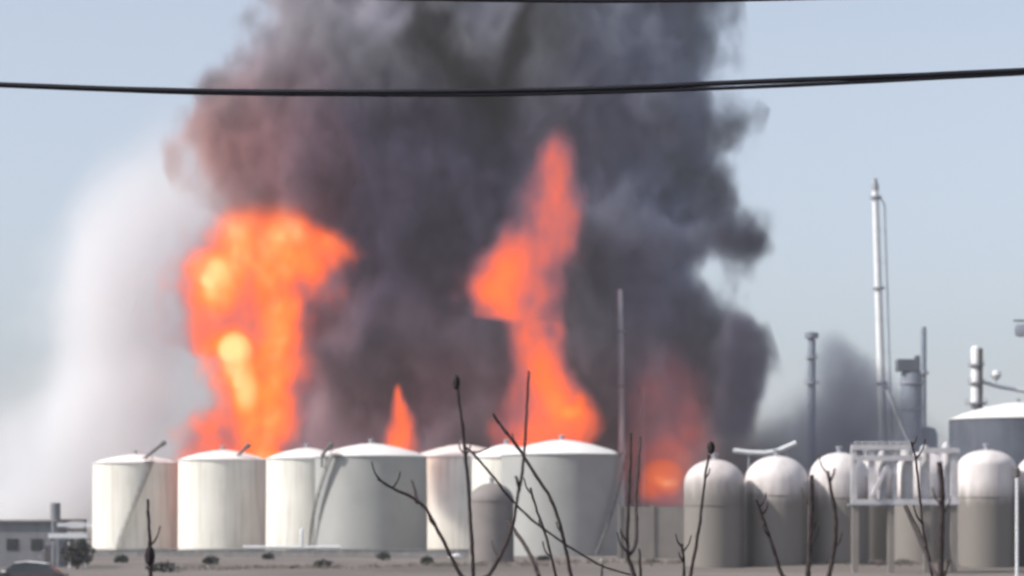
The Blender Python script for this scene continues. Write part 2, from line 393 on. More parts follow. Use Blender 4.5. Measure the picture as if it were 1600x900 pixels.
# ------------------------------------------------------------------ far process plant
D = 620; s = D / F
t = thing('flare_stack', (P(1381, 0, D).x, D, 0), 'tall slim white stack that towers over the plant, thin riser beside it', 'stack')
def stackp(py, dx=0): return P(1367 + (py - 280) * 0.032 + dx, py, D) - t.location
m = MB(); m.tube([stackp(y) for y in (812, 700, 600, 450, 310, 296)], [.95, .92, .88, .82, .72, .72], 18); m.build('shaft', 'pale_steel', t)
m = MB(); m.tube([stackp(y) for y in (297, 290, 284, 279)], [.80, .80, .55, .50], 14); m.build('tip', 'grey_steel', t)
m = MB(); m.tube([stackp(y, 14) for y in (812, 600, 450, 320)] + [stackp(312, 10), stackp(309, 2)], .22, 8); m.build('riser_pipe', 'pale_steel', t)
for y in (310, 452, 600):
    m = MB(); q = stackp(y); m.lathe([(.7, 0), (1.35, 0), (1.35, .5), (.7, .5)], 16, q); m.build('platform', 'grey_steel', t)
for y in (360, 410, 500, 550):
    m = MB(); m.beam(stackp(y), stackp(y, 14), .16, .16); m.build('bracket', 'pale_steel', t)
m = MB(); m.beam(stackp(600, 6), P(1424, 700, D - 5) - t.location, .9, .5); m.build('sloping_duct', 'pale_steel', t)

D = 470; s = D / F
t = thing('vent_stack', (P(970, 0, D - 14).x, D - 14, 0), 'thin pale stack half veiled by grey-mauve smoke', 'stack')
D = 456
m = MB(); m.tube([P(971, 700, D) - t.location, P(970, 560, D) - t.location, P(968, 452, D) - t.location], [.55, .5, .42], 12); m.tube([(0, 0, 0), P(971, 700, D) - t.location], .6, 12); m.build('shaft', 'pale_steel', t)
for y in (520, 605):
    m = MB(); m.lathe([(.4, 0), (.85, 0), (.85, .3), (.4, .3)], 14, P(970, y, D) - t.location); m.build('platform', 'grey_steel', t)
t = thing('vent_stack', (P(1004, 0, 458).x, 458, 0), 'short thin stack veiled by smoke beside the taller veiled stack', 'stack')
m = MB(); m.tube([(0, 0, 0), P(1004, 606, 458) - t.location], [.5, .4], 10); m.build('shaft', 'grey_steel', t)
m = MB(); m.lathe([(.35, 0), (.7, 0), (.7, .3), (.35, .3)], 12, P(1004, 612, 458) - t.location); m.build('platform', 'grey_steel', t)

def column(px, top, wd, D, label, m_='haze_steel', plats=(), name='process_column', cap=None):
    s = D / F
    t = thing(name, (P(px, 0, D).x, D, 0), label, 'process column')
    z = CAM_H + (HOR - top) * s; r = wd / 2 * s
    b = MB(); b.lathe([(r, 0), (r, z - r * .6), (r * .8, z - r * .25), (r * .35, z), (0, z + .05)], 20); b.build('shell', m_, t)
    for py, k in plats:
        q = MB(); zz = CAM_H + (HOR - py) * s
        q.lathe([(r * .9, zz), (r * k, zz), (r * k, zz + .35), (r * .9, zz + .35)], 18)
        for j in range(8):
            a = j * math.pi / 4; q.tube([(r * k * .95 * math.cos(a), r * k * .95 * math.sin(a), zz), (r * k * .95 * math.cos(a), r * k * .95 * math.sin(a), zz + 1.1)], .06, 4)
        q.build('platform', 'grey_steel', t)
    if cap:
        q = MB(); q.lathe([(r * .4, z - .3), (r * cap, z), (r * cap, z + 1.2), (r * .3, z + 1.6)], 16); q.build('cap', 'haze_steel', t)
    return t
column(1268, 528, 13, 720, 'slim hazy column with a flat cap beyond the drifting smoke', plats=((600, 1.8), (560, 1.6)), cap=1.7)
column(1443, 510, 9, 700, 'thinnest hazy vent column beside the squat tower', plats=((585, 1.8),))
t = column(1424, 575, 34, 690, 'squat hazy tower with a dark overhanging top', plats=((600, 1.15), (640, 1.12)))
q = MB(); q.box((-3.6, -2.5, P(0, 580, 690).z), (1.8, 2.5, P(0, 562, 690).z)); q.build('upper_housing', 'dark_paint', t)
q = MB(); q.box((.9, -1.5, P(0, 562, 690).z - 2), (1.9, 1.5, P(0, 556, 690).z)); q.build('duct', 'dark_paint', t)
q = MB(); q.lathe([(2.6, 0), (2.6, 26), (2.0, 27.5), (0, 28)], 18, (4.2, 3, 0)); q.build('side_vessel', 'haze_steel', t)
t = column(1525, 540, 16, 520, 'white column with a dark strip for its shaded side standing over the dark-walled tank', m_='pale_steel', plats=((572, 1.6), (600, 1.6), (632, 2.2)))
q = MB(); q.box((.35, -1.25, 2), (1.05, -.8, P(0, 545, 520).z)); q.build('shade_strip', 'dark_steel', t)  # dark strip standing in for shade on the column's side
q = MB(); q.tube([(1.0, 0, P(0, 596, 520).z), (4, 0, P(0, 604, 520).z), (9.5, 0, P(0, 612, 520).z)], .35, 8); q.build('overhead_pipe', 'pale_steel', t)
q = MB(); q.lathe([(0, -1), (.7, -.7), (1.0, 0), (.7, .7), (0, 1)], 14, (3.6, -.5, P(0, 586, 520).z)); q.tube([(3.6, -.5, P(0, 586, 520).z), (3.6, -.5, P(0, 604, 520).z)], .12, 6); q.build('small_drum', 'pale_steel', t)

tank(1500, 1720, 651, 624, 430, 'huge tank with dark blue-grey wall and pale cone roof', mshell='dark_paint', group=None)

# mast outside the frame whose service arm reaches in
t = thing('service_mast', (P(1650, 0, 500).x, 500, 0), 'white cabin on an arm reaching in high above the dark-walled tank', 'mast')
m = MB(); m.tube([(0, 0, 0), (0, 0, P(0, 480, 500).z)], [.7, .5], 12); m.build('shaft', 'pale_steel', t)
m = MB(); m.beam((0.6, 0, P(0, 503, 500).z), (P(1584, 0, 500).x - t.location.x, 0, P(0, 501, 500).z), .35, .3); m.build('arm', 'dark_steel', t)
m = MB(); c = P(1596, 516, 500) - t.location; m.lathe([(0, -1.2), (.9, -1.1), (1.25, -.5), (1.25, .5), (.9, 1.0), (0, 1.1)], 14, (c.x, 0, c.z)); m.build('cabin', 'pale_steel', t)

# ------------------------------------------------------------------ pump house, platform, bush, car by the frame's lower corner
D = 270; s = D / F
t = thing('pump_house', (P(40, 0, D).x, D, 0), 'grey flat-roofed pump house below the white smoke', 'building')
x0 = P(-60, 0, D).x - t.location.x; x1 = P(92, 0, D).x - t.location.x; H = P(0, 812, D).z
m = MB(); m.box((x0, 0, 0), (x1, 5, H - .2)); m.build('wall', 'shed_wall', t)
m = MB(); m.box((x0 - .2, -.3, H - .2), (x1 + .15, 5.3, H)); m.build('roof', 'concrete', t)
for px in (10, 48):
    a = P(px, 0, D).x - t.location.x
    m = MB(); m.box((a, -.06, 1.6), (a + 1.1, .02, 2.7)); wn = m.build('window', 'dark_steel', t)
    m = MB(); m.box((a + .08, -.08, 1.68), (a + 1.02, -.065, 2.62)); m.build('pane', 'glass', wn)
a = P(78, 0, D).x - t.location.x
m = MB(); m.box((a - .5, -.05, 0.02), (a + .35, .02, 2.1)); m.build('door', 'dark_steel', t)
m = MB(); m.tube([(x1 - .5, 1, H - .05), (x1 - .5, 1, H + 1.6)], .5, 10); m.build('roof_vent', 'shed_wall', t)

D = 262; s = D / F
t = thing('loading_platform', (P(108, 0, D).x, D, 0), 'small steel loading platform with white rails beside the pump house', 'platform')
x0 = P(76, 0, D).x - t.location.x; x1 = P(136, 0, D).x - t.location.x
for px in (82, 108, 133):
    x = P(px, 0, D).x - t.location.x
    m = MB(); m.box((x - .1, -.1, 0), (x + .1, .1, P(0, 812, D).z)); m.build('post', 'grey_steel' if px != 108 else 'pale_steel', t)
for py, mm, h in ((813, 'dark_steel', .10), (820, 'pale_steel', .17), (828, 'dark_steel', .13), (837, 'pale_steel', .22)):
    m = MB(); m.box((x0 if py > 830 else x0 + .8, -.18 - .01 * (py % 7), P(0, py, D).z - h), (x1, -.11, P(0, py, D).z + h)); m.build('rail', mm, t)
m = MB(); m.box((x0, -.1, P(0, 842, D).z - .12), (x1, 2.4, P(0, 842, D).z)); m.build('deck', 'grey_steel', t)
for k in range(4):
    m = MB(); m.box((x0 - .35 * (k + 1), .3, .55 * (4 - k) - .1), (x0 - .35 * k, 1.5, .55 * (4 - k))); m.build('step', 'grey_steel', t)

D = 256
def bush(px, top, wd, D, label):
    t = thing('bush', (P(px, 0, D).x, D, 0), label, 'bush')
    s = D / F; rx = wd / 2 * s; h = P(0, top, D).z
    st = MB()
    for k in range(7):
        a = k * .9; d = Vector((math.cos(a) * rx * .7, math.sin(a) * rx * .6, h * (.7 + .25 * random.random())))
        st.tube([(0, 0, 0), d * .5 + Vector((0, 0, .2)), d], [.07, .045, .02], 5)
    st.build('stems', 'bark', t)
    lf = MB()
    for k in range(1500 if h > 1 else 420):
        u = Vector((random.gauss(0, 1), random.gauss(0, 1), random.gauss(0, 1))).normalized() * (random.random() ** .4)
        p = Vector((u.x * rx, u.y * rx * .8, h * .55 + u.z * h * .47))
        p += Vector((noise.noise(p * 1.3), noise.noise(p * 1.3 + Vector((5, 0, 0))), noise.noise(p * 1.3 + Vector((0, 7, 0))))) * .5
        q = Vector((random.gauss(0, 1), random.gauss(0, 1), random.gauss(0, 1))).normalized(); r_ = q.orthogonal().normalized()
        w_ = .07 + .07 * random.random()
        lf.add([p - q * w_ - r_ * w_ * .5, p + q * w_ - r_ * w_ * .5, p + q * w_ + r_ * w_ * .5, p - q * w_ + r_ * w_ * .5], [(0, 1, 2, 3)])
    lf.build('foliage', 'leaf', t)
    return t
bush(121, 843, 50, 256, 'dark low bush at the foot of the loading platform')
bush(255, 880, 60, 240, 'low scrub on the ground before the narrowest tank')
for px, D_, wd, where in ((190, 300, 26, 'before the narrowest cream tank'), (330, 285, 34, 'before the tank below the fireball'), (420, 330, 22, 'where the first pair of cream tanks ends'),
                          (505, 262, 40, 'below the low pale pipeline'), (600, 320, 30, 'before the grey-shaded tank'), (668, 290, 24, 'between the grey-shaded tank and the tank set back'),
                          (850, 300, 30, 'before the widest tank'), (1020, 270, 36, 'before the open end of the fire wall')):
    b = bush(px, HOR + (CAM_H - random.uniform(.5, .8)) / D_ * F, wd, D_, 'low dry scrub clump on bare ground ' + where)
    b['group'] = 'dry scrub clumps before the tanks'

def car(px, top, D, label):
    t = thing('parked_car', (P(px, 0, D).x, D, 0), label, 'car')
    h = P(0, top, D).z; k = h / 1.5; Lh = 2.2
    secs = [(-2.2, .35, .75), (-2.1, .3, .85), (-1.1, .28, .98), (1.6, .28, 1.0), (2.15, .32, .9), (2.2, .4, .75)]
    b = MB(); vs = []; fs = []
    for x, z0, z1 in secs:
        for y, z in ((-.85, z0), (-.9, (z0 + z1) / 2), (-.8, z1), (.8, z1), (.9, (z0 + z1) / 2), (.85, z0)): vs.append((x * k, y * k, z * k))
    for i in range(5):
        for j in range(6): fs.append((i * 6 + j, i * 6 + (j + 1) % 6, (i + 1) * 6 + (j + 1) % 6, (i + 1) * 6 + j))
    fs += [tuple(range(5, -1, -1)), tuple(range(30, 36))]
    b.add(vs, fs, True); b.build('body', 'car_paint', t)
    c = MB(); vs = []; fs = []
    for x, z, hw in ((-1.15, .97, .78), (-.45, 1.40, .66), (.1, 1.47, .64), (.8, 1.46, .64), (1.35, 1.32, .66), (1.85, .99, .76)):
        vs += [(x * k, -hw * k, z * k), (x * k, hw * k, z * k), (x * k, hw * k * 1.12, .96 * k), (x * k, -hw * k * 1.12, .96 * k)]
    for i in range(5):
        for j in range(4): fs.append((i * 4 + j, i * 4 + (j + 1) % 4, (i + 1) * 4 + (j + 1) % 4, (i + 1) * 4 + j))
    fs += [(3, 2, 1, 0), (20, 21, 22, 23)]
    c.add(vs, fs, True); c.build('glasshouse', 'glass', t)
    r_ = MB(); vs = []; fs = []
    for x, z, hw in ((-.5, 1.42, .67), (.1, 1.5, .66), (.8, 1.49, .66), (1.36, 1.35, .67)):
        vs += [(x * k, -hw * k, z * k), (x * k, hw * k, z * k), (x * k, hw * k, (z - .04) * k), (x * k, -hw * k, (z - .04) * k)]
    for i in range(3):
        for j in range(4): fs.append((i * 4 + j, i * 4 + (j + 1) % 4, (i + 1) * 4 + (j + 1) % 4, (i + 1) * 4 + j))
    fs += [(3, 2, 1, 0), (12, 13, 14, 15)]
    r_.add(vs, fs, True); ro = r_.build('roof', 'car_paint', t)
    for sy in (-1, 1):
        m = MB(); m.tube([(-.4 * k, sy * .6 * k, 1.5 * k), (.2 * k, sy * .6 * k, 1.56 * k), (1.2 * k, sy * .6 * k, 1.44 * k)], .03 * k, 6)
        m.build('roof_glint', 'car_white', ro)  # white strips drawn in as the highlight along the roof
    for x in (-1.35, 1.4):
        for y in (-.82, .82):
            m = MB(); m.lathe([(.2 * k, -.1 * k), (.34 * k, -.09 * k), (.34 * k, .09 * k), (.2 * k, .1 * k)], 20, (x * k, y * k, .34 * k), axis='Y'); wh = m.build('wheel', 'tyre', t)
            m = MB(); m.lathe([(.2 * k, -.105 * k), (.2 * k, .105 * k)], 14, (x * k, y * k, .34 * k), axis='Y'); m.build('rim', 'pale_steel', wh)
    for y in (-.6, .6):
        m = MB(); m.box((2.13 * k, (y - .17) * k, .68 * k), (2.23 * k, (y + .17) * k, .8 * k)); m.build('headlight', 'car_white', t)
    m = MB(); m.box((-1.0 * k, -1.02 * k, 1.0 * k), (-.8 * k, -.84 * k, 1.12 * k)); m.build('mirror', 'car_white', t)
    return t
c = car(38, 879, 170, 'dark maroon car parked below the pump house, only its roof in view')

# two small white scraps on the ground
def scrap(px, py, wd, D, label):
    s = D / F; t = P(px, py, D)
    m = MB(); n = 6; vs = []; hw = wd / 2 * s
    for j in range(3):
        for i in range(n):
            u = i / (n - 1) * 2 - 1; v = j - 1
            vs.append((u * hw * (1 - .35 * abs(v)), v * .35, (.55 - .3 * abs(v)) * (1 - abs(u) ** 1.5) * .9 + .05 * math.sin(i * 2.1 + j)))
    m.add(vs, [(j * n + i, j * n + i + 1, (j + 1) * n + i + 1, (j + 1) * n + i) for j in range(2) for i in range(n - 1)], True)
    zb = 0.0
    o = m.build('tarpaulin', 'sheet', None, (t.x, D, .12)); o.modifiers.new('s', 'SOLIDIFY').thickness = .03
    return tag(o, label, 'tarpaulin', 'white tarpaulins on the ground')
scrap(712, 868, 24, 338, 'crumpled white tarpaulin on the ground before the grey-shaded tank')
scrap(941, 880, 26, 282, 'crumpled white tarpaulin on the ground before the widest tank')

# pale slim pole near the frame edge
D = 120
t = thing('marker_pole', (P(1589, 0, D).x, D, 0), 'slim pale pole with a dark cap near the frame edge', 'pole')
m = MB(); m.tube([(0, 0, 0), (0, 0, P(0, 744, D).z)], [.07, .06], 8); m.build('shaft', 'pale_steel', t)
m = MB(); m.lathe([(.08, 0), (.14, .05), (.14, .35), (.05, .45)], 10, (0, 0, P(0, 746, D).z)); m.build('cap', 'dark_steel', t)

# ------------------------------------------------------------------ bare saplings in front
def spline(pts, n=6):
    out = []
    for i in range(len(pts) - 1):
        p0 = pts[max(i - 1, 0)]; p1 = pts[i]; p2 = pts[i + 1]; p3 = pts[min(i + 2, len(pts) - 1)]
        for k in range(n):
            t = k / n
            out.append(0.5 * ((2 * p1) + (p2 - p0) * t + (2 * p0 - 5 * p1 + 4 * p2 - p3) * t * t + (3 * p1 - p0 - 3 * p2 + p3) * t ** 3))
    out.append(pts[-1]); return out
def limb(t, pts, D, w0, w1, name, wob=1.2, drift=0.0, enter=None):
    """pixel path from base to tip, widths in pixels"""
    s = D / F
    q = [P(x, y, D + drift * i) for i, (x, y) in enumerate(pts)]
    q = spline(q, 7); n = len(q)
    rad = []
    for i, p in enumerate(q):
        f = i / (n - 1)
        if 0 < i < n - 1: p += Vector((noise.noise(p * 23), noise.noise(p * 19 + Vector((3, 0, 0))), noise.noise(p * 21) * .4)) * wob * s
        wd = w0 + (w1 - w0) * f
        if enter is not None:
            fe = enter / (len(pts) - 1); wd = w0 * (2.4 - 1.4 * f / fe) if f < fe else w0 + (w1 - w0) * (f - fe) / (1 - fe)
        rad.append(wd / 2 * s * (1 + .22 * noise.noise(p * 60)))
    m = MB(); m.tube([p - t.location for p in q], rad, 8); return m.build(name, 'bark', t)
def bud(t, x, y, D, wd, ht, d=(0, 1)):
    s = D / F; c = P(x, y, D) - t.location
    m = MB(); m.lathe([(0, -ht / 2 * s), (wd * .4 * s, -ht * .35 * s), (wd / 2 * s, 0), (wd * .36 * s, ht * .3 * s), (0, ht / 2 * s)], 8, c); m.build('bud', 'bud', t)
def sapling(label, D, stem, w0, w1, side=(), buds=()):
    bx, by = stem[0]
    t = thing('bare_sapling', (P(bx, 0, D).x, D, 0), label, 'sapling', 'bare saplings in front of the tanks')
    gx = 800 + (t.location.x) / D * F
    base_py = HOR + CAM_H / D * F
    # trunk from the soil up to the frame edge, then the seen stem
    limb(t, [(gx + 12, base_py), (gx + 6, base_py - 500), (gx - 3, 1080)] + list(stem), D, w0 * .74, w1 * .74, 'stem', enter=3)
    for i, (pts, a, b_) in enumerate(side): limb(t, pts, D, a * .74, b_ * .74, 'side_branch', drift=-.12 if i % 2 else .15)
    rt = random.Random(int(bx * 7 + D * 100))
    for k in range(rt.randint(1, 3)):
        i = rt.randint(1, len(stem) - 2); (ax, ay), (cx_, cy_) = stem[i], stem[i + 1]; f = rt.random()
        qx, qy = ax + (cx_ - ax) * f, ay + (cy_ - ay) * f; sg = rt.choice((-1, 1)); ln = rt.uniform(14, 34)
        limb(t, [(qx, qy), (qx + sg * ln * .35, qy - ln * .45), (qx + sg * ln * .5, qy - ln)], D, 3.4, 2.0, 'twig', wob=.8, drift=rt.uniform(-.05, .05))
    for b_ in buds: bud(t, b_[0], b_[1], D, b_[2], b_[3])
    return t
sapling('bare sapling with one crooked fork pointing at the grey-shaded tank', 13.5, [(738, 930), (718, 896), (690, 840), (665, 795), (640, 775), (615, 764), (590, 748)], 9, 5,
        [([(652, 785), (648, 765), (643, 750)], 8, 5)])
sapling('bare straight sapling tipped by a bud, over the gap between the two widest tanks', 13.0, [(739, 930), (738, 860), (733, 780), (726, 700), (718, 630), (713, 600)], 9, 6,
        [([(727, 698), (742, 712), (768, 742), (800, 782), (835, 815), (880, 848), (925, 876), (945, 886), (985, 898)], 6, 4), ([(733, 705), (748, 706), (764, 698)], 5, 3)], [(713, 597, 12, 24)])
sapling('bare sapling bending away with a long curved stem across the widest tank', 14.0, [(894, 930), (888, 880), (875, 820), (858, 775), (832, 735), (810, 700), (785, 668), (770, 647)], 8, 6,
        [([(936, 930), (940, 905), (941, 882)], 6, 5)])
sapling('bare sapling crossing the curved one, upright tip before the slender flame', 12.5, [(748, 925), (766, 896), (785, 862), (800, 822), (808, 780), (816, 735), (821, 680), (824, 620), (826, 580)], 9, 5,
        [([(842, 900), (826, 862), (806, 832), (793, 814)], 9, 8), ([(812, 765), (806, 745)], 7, 6)])
sapling('thin bare sapling low among the crossing stems', 15.0, [(872, 930), (866, 890), (852, 835), (838, 795), (829, 762)], 6, 5)
sapling('bare twin-stemmed sapling beside the widest tank, reddish against the low fire', 12.8, [(994, 930), (988, 890), (980, 862), (982, 780), (985, 720), (986, 676)], 11, 5,
        [([(984, 866), (994, 845), (994, 780), (998, 720), (1000, 682)], 9, 5), ([(1000, 930), (1001, 895), (999, 858)], 7, 4)])
sapling('bare sapling with a fat dark bud in front of the dull domed vessel', 13.8, [(1076, 930), (1083, 880), (1093, 820), (1100, 760), (1107, 710)], 8, 5, (), [(1111, 699, 13, 22)])
sapling('short bare shoot low beside the budded sapling', 14.2, [(1069, 930), (1069, 890), (1066, 850)], 7, 5)
sapling('leaning bare sapling crossing the vessel with the brightest dome', 13.2, [(1232, 930), (1219, 892), (1204, 845), (1190, 805), (1181, 780)], 9, 6)
sapling('thick black bare sapling between two vessels', 12.0, [(1262, 930), (1263, 890), (1266, 830), (1268, 780), (1268, 742)], 12, 9)
sapling('bare sapling ending in a small fork before the white pipe rack', 12.2, [(1293, 930), (1297, 890), (1305, 845), (1305, 800), (1298, 765), (1293, 736)], 10, 7,
        [([(1297, 752), (1302, 742), (1304, 733)], 6, 4)])
sapling('thickest dark bare sapling rising past the white pipe rack', 11.5, [(1470, 930), (1470, 890), (1471, 820), (1472, 770), (1468, 722)], 13, 12,
        [([(1466, 905), (1459, 890), (1454, 880)], 8, 5), ([(1474, 905), (1480, 888), (1483, 876)], 6, 4)])
sapling('thin bare sapling bent across the upright white pipes', 14.5, [(1458, 930), (1452, 880), (1442, 820), (1437, 770), (1431, 720), (1424, 690)], 6, 5,
        [([(1447, 856), (1432, 825), (1415, 792)], 9, 8)])
sapling('lone bare sapling with a stout knot in front of the narrowest tank', 13.0, [(236, 930), (235, 890), (234, 850), (232, 810), (231, 780)], 10, 6, (), [(234, 868, 17, 34)])

# ------------------------------------------------------------------ overhead cables
def cable(name, label, strands, D):
    t = thing(name, (0, D, CAM_H + 2), label, 'cable')
    for pts, wd in strands:
        q = spline([P(x, y, D) for x, y in pts], 8)
        m = MB(); m.tube([p - t.location for p in q], [wd / 2 * D / F * (1 + .1 * noise.noise(p * 3)) for p in q], 8); m.build('strand', 'rubber', t)
cable('overhead_cable', 'thick dark double cable sagging across the smoke', [
    ([(-900, 84), (-300, 118), (17, 133), (300, 142), (560, 144), (760, 142), (950, 138), (1150, 129), (1400, 119), (1600, 110), (1900, 96), (2500, 60)], 8.5),
    ([(-900, 87), (-300, 121), (17, 134.5), (300, 145), (560, 148), (760, 148), (950, 144), (1150, 137), (1350, 128), (1600, 115), (1900, 100), (2500, 64)], 6)], 15)
cable('overhead_cable', 'dark cable grazing the top edge of the view', [
    ([(-900, -80), (0, -24), (500, -6), (800, 0), (1000, 1), (1250, -3), (1600, -14), (2500, -70)], 7)], 16)

# ------------------------------------------------------------------ smoke and flames: real volumes inside lumpy hulls
def lerp_tab(tab, y):
    if y <= tab[0][0]: return tab[0][1:]
    for a, b_ in zip(tab, tab[1:]):
        if y <= b_[0]:
            f = (y - a[0]) / (b_[0] - a[0]); return tuple(p + (q - p) * f for p, q in zip(a[1:], b_[1:]))
    return tab[-1][1:]

class NG:
    """small helper that writes node maths"""
    def __init__(s, m): s.n = m.node_tree.nodes; s.l = m.node_tree.links
    def val(s, inp, v):
        if hasattr(v, 'node'): s.l.new(v, inp)
        else: inp.default_value = v
    def math(s, op, a, b=None, c=None, clamp=False):
        q = s.n.new('ShaderNodeMath'); q.operation = op; q.use_clamp = clamp
        for i, v in enumerate((a, b, c)):
            if v is not None: s.val(q.inputs[i], v)
        return q.outputs[0]
    def range(s, v, a, b, c=0.0, d=1.0, smooth=True):
        q = s.n.new('ShaderNodeMapRange'); q.interpolation_type = 'SMOOTHSTEP' if smooth else 'LINEAR'
        s.val(q.inputs['Value'], v); q.inputs['From Min'].default_value = a; q.inputs['From Max'].default_value = b
        q.inputs['To Min'].default_value = c; q.inputs['To Max'].default_value = d
        return q.outputs['Result']
    def curve(s, v, pts):
        q = s.n.new('ShaderNodeFloatCurve'); cu = q.mapping.curves[0]
        while len(cu.points) > 2: cu.points.remove(cu.points[1])
        cu.points[0].location = pts[0]; cu.points[1].location = pts[-1]
        for p in pts[1:-1]: cu.points.new(*p)
        for p in cu.points: p.handle_type = 'AUTO_CLAMPED'
        q.mapping.update(); s.val(q.inputs['Value'], v); return q.outputs[0]

def plume(name, label, cat, tab, D, depth, volume, edge=0.35, soft=0.45, nscale=0.09, detail=3.0, bottom=0.0, bfloor=0.0, top=0.0, step=0.75, seed=0.0, hull=1.12, nstretch=0.75, group=None, core=0.0):
    """tab: (row, L, R) outline in the photograph; D: distance of its axis; depth: metres half-thickness (max);
    volume(g, dens, shape, x, z, pix) -> shader socket"""
    s = D / F
    tab = sorted(tab)
    ytop, ybot = tab[0][0], tab[-1][0]
    zb = CAM_H + (HOR - ybot) * s; zt = CAM_H + (HOR - ytop) * s
    xs = [(r[1] + r[2]) / 2 for r in tab]; cx0 = sum(xs) / len(xs)
    X0 = P(cx0, 0, D).x
    wmax = max(r[2] - r[1] for r in tab) / 2 * s
    span = (max(r[2] for r in tab) - min(r[1] for r in tab)) * s
    # ---- hull
    h = MB(); n = 36; lev = max(16, int((zt - zb) / (span / 26 + 0.6))); lev = min(lev, 70); vs = []
    ker = (ybot - ytop) / 60
    for i in range(lev + 1):
        z = zb + (zt - zb) * i / lev; y = HOR - (z - CAM_H) / s
        L = sum(lerp_tab(tab, y + k * ker)[0] for k in (-1, 0, 1)) / 3; Rr = sum(lerp_tab(tab, y + k * ker)[1] for k in (-1, 0, 1)) / 3
        c = ((L + Rr) / 2 - cx0) * s; rx = (Rr - L) / 2 * s; ry = depth * min(1.0, (rx / wmax) ** .6)
        for k in range(n):
            a = 2 * math.pi * k / n
            p = Vector((c + rx * math.cos(a), ry * math.sin(a), z))
            lump = hull + (hull - 1) * .8 * noise.fractal(p * (6 / span) + Vector((seed, 0, 0)), 1.0, 2.0, 3)
            vs.append((c + rx * lump * math.cos(a), ry * lump * math.sin(a), z))
    fs = [(i * n + k, i * n + (k + 1) % n, (i + 1) * n + (k + 1) % n, (i + 1) * n + k) for i in range(lev) for k in range(n)]
    fs += [tuple(reversed(range(n))), tuple(range(lev * n, (lev + 1) * n))]
    h.add(vs, fs, True)
    # ---- material
    m = bpy.data.materials.new(name); m.use_nodes = True; m.node_tree.nodes.clear(); g = NG(m)
    out = g.n.new('ShaderNodeOutputMaterial')
    tc = g.n.new('ShaderNodeTexCoord'); sp = g.n.new('ShaderNodeSeparateXYZ'); g.l.new(tc.outputs['Object'], sp.inputs[0])
    x, y, z = sp.outputs
    tz = g.math('MULTIPLY_ADD', z, 1 / (zt - zb), -zb / (zt - zb))
    W = span * 1.05
    cpts = []; rpts = []
    for row in reversed(tab):
        f = (ybot - row[0]) / (ybot - ytop)
        cpts.append((f, ((row[1] + row[2]) / 2 - cx0) * s / (2 * W) + 0.5)); rpts.append((f, (row[2] - row[1]) / 2 * s / W))
    cx = g.math('MULTIPLY_ADD', g.curve(tz, cpts), 2 * W, -W)
    rx = g.math('MULTIPLY', g.curve(tz, rpts), W)
    ryf = g.math('POWER', g.math('DIVIDE', rx, wmax), 0.6)
    u = g.math('DIVIDE', g.math('SUBTRACT', x, cx), rx); v = g.math('DIVIDE', y, g.math('MULTIPLY', ryf, depth))
    r = g.math('SQRT', g.math('ADD', g.math('MULTIPLY', u, u), g.math('MULTIPLY', v, v)))
    mp = g.n.new('ShaderNodeMapping'); mp.inputs['Scale'].default_value = (1, 1, nstretch); mp.inputs['Location'].default_value = (seed * 13.7, seed * 5.1, seed * 3.3)
    g.l.new(tc.outputs['Object'], mp.inputs['Vector'])
    no = g.n.new('ShaderNodeTexNoise'); no.inputs['Scale'].default_value = nscale; no.inputs['Detail'].default_value = detail; no.inputs['Roughness'].default_value = .55
    no.inputs['Distortion'].default_value = 0.0
    g.l.new(mp.outputs['Vector'], no.inputs['Vector'])
    nf = g.math('SUBTRACT', no.outputs['Fac'], 0.5)
    shape = g.math('ADD', g.math('SUBTRACT', 1.0, r), g.math('MULTIPLY', nf, edge * 2))
    dens = g.range(shape, 0.0, soft)
    if bottom: dens = g.math('MULTIPLY', dens, g.range(tz, 0.0, bottom, bfloor, 1.0))
    if top: dens = g.math('MULTIPLY', dens, g.range(tz, 1.0 - top, 1.0, 1.0, 0.0))
    if core: dens = g.math('MULTIPLY', dens, g.math('MULTIPLY_ADD', nf, core * 2, 1.0, clamp=False), None)
    dens = g.math('MAXIMUM', dens, 0.0)
    def pix(px, py, rxp, ryp):
        """1 at the middle of a hot or thick spot, 0 outside it"""
        q = P(px, py, D); a = g.math('MULTIPLY', g.math('SUBTRACT', x, q.x - X0), 1 / (rxp * s)); b_ = g.math('MULTIPLY', g.math('SUBTRACT', z, q.z), 1 / (ryp * s))
        d = g.math('ADD', g.math('MULTIPLY', a, a), g.math('MULTIPLY', b_, b_))
        return g.range(g.math('ADD', d, g.math('MULTIPLY', nf, 3.5)), 1.0, 0.0)
    vol = volume(g, dens, shape, x, tz, pix, nf)
    g.l.new(vol, out.inputs['Volume'])
    t1 = g.n.new('ShaderNodeBsdfTransparent'); t2 = g.n.new('ShaderNodeBsdfTransparent'); mx = g.n.new('ShaderNodeMixShader')
    g.l.new(t1.outputs[0], mx.inputs[1]); g.l.new(t2.outputs[0], mx.inputs[2]); g.l.new(mx.outputs[0], out.inputs['Surface'])
    m.cycles.volume_step_rate = step
    o = h.build(name, m, None, (X0, D, 0))
    tag(o, label, cat, group)
    return o

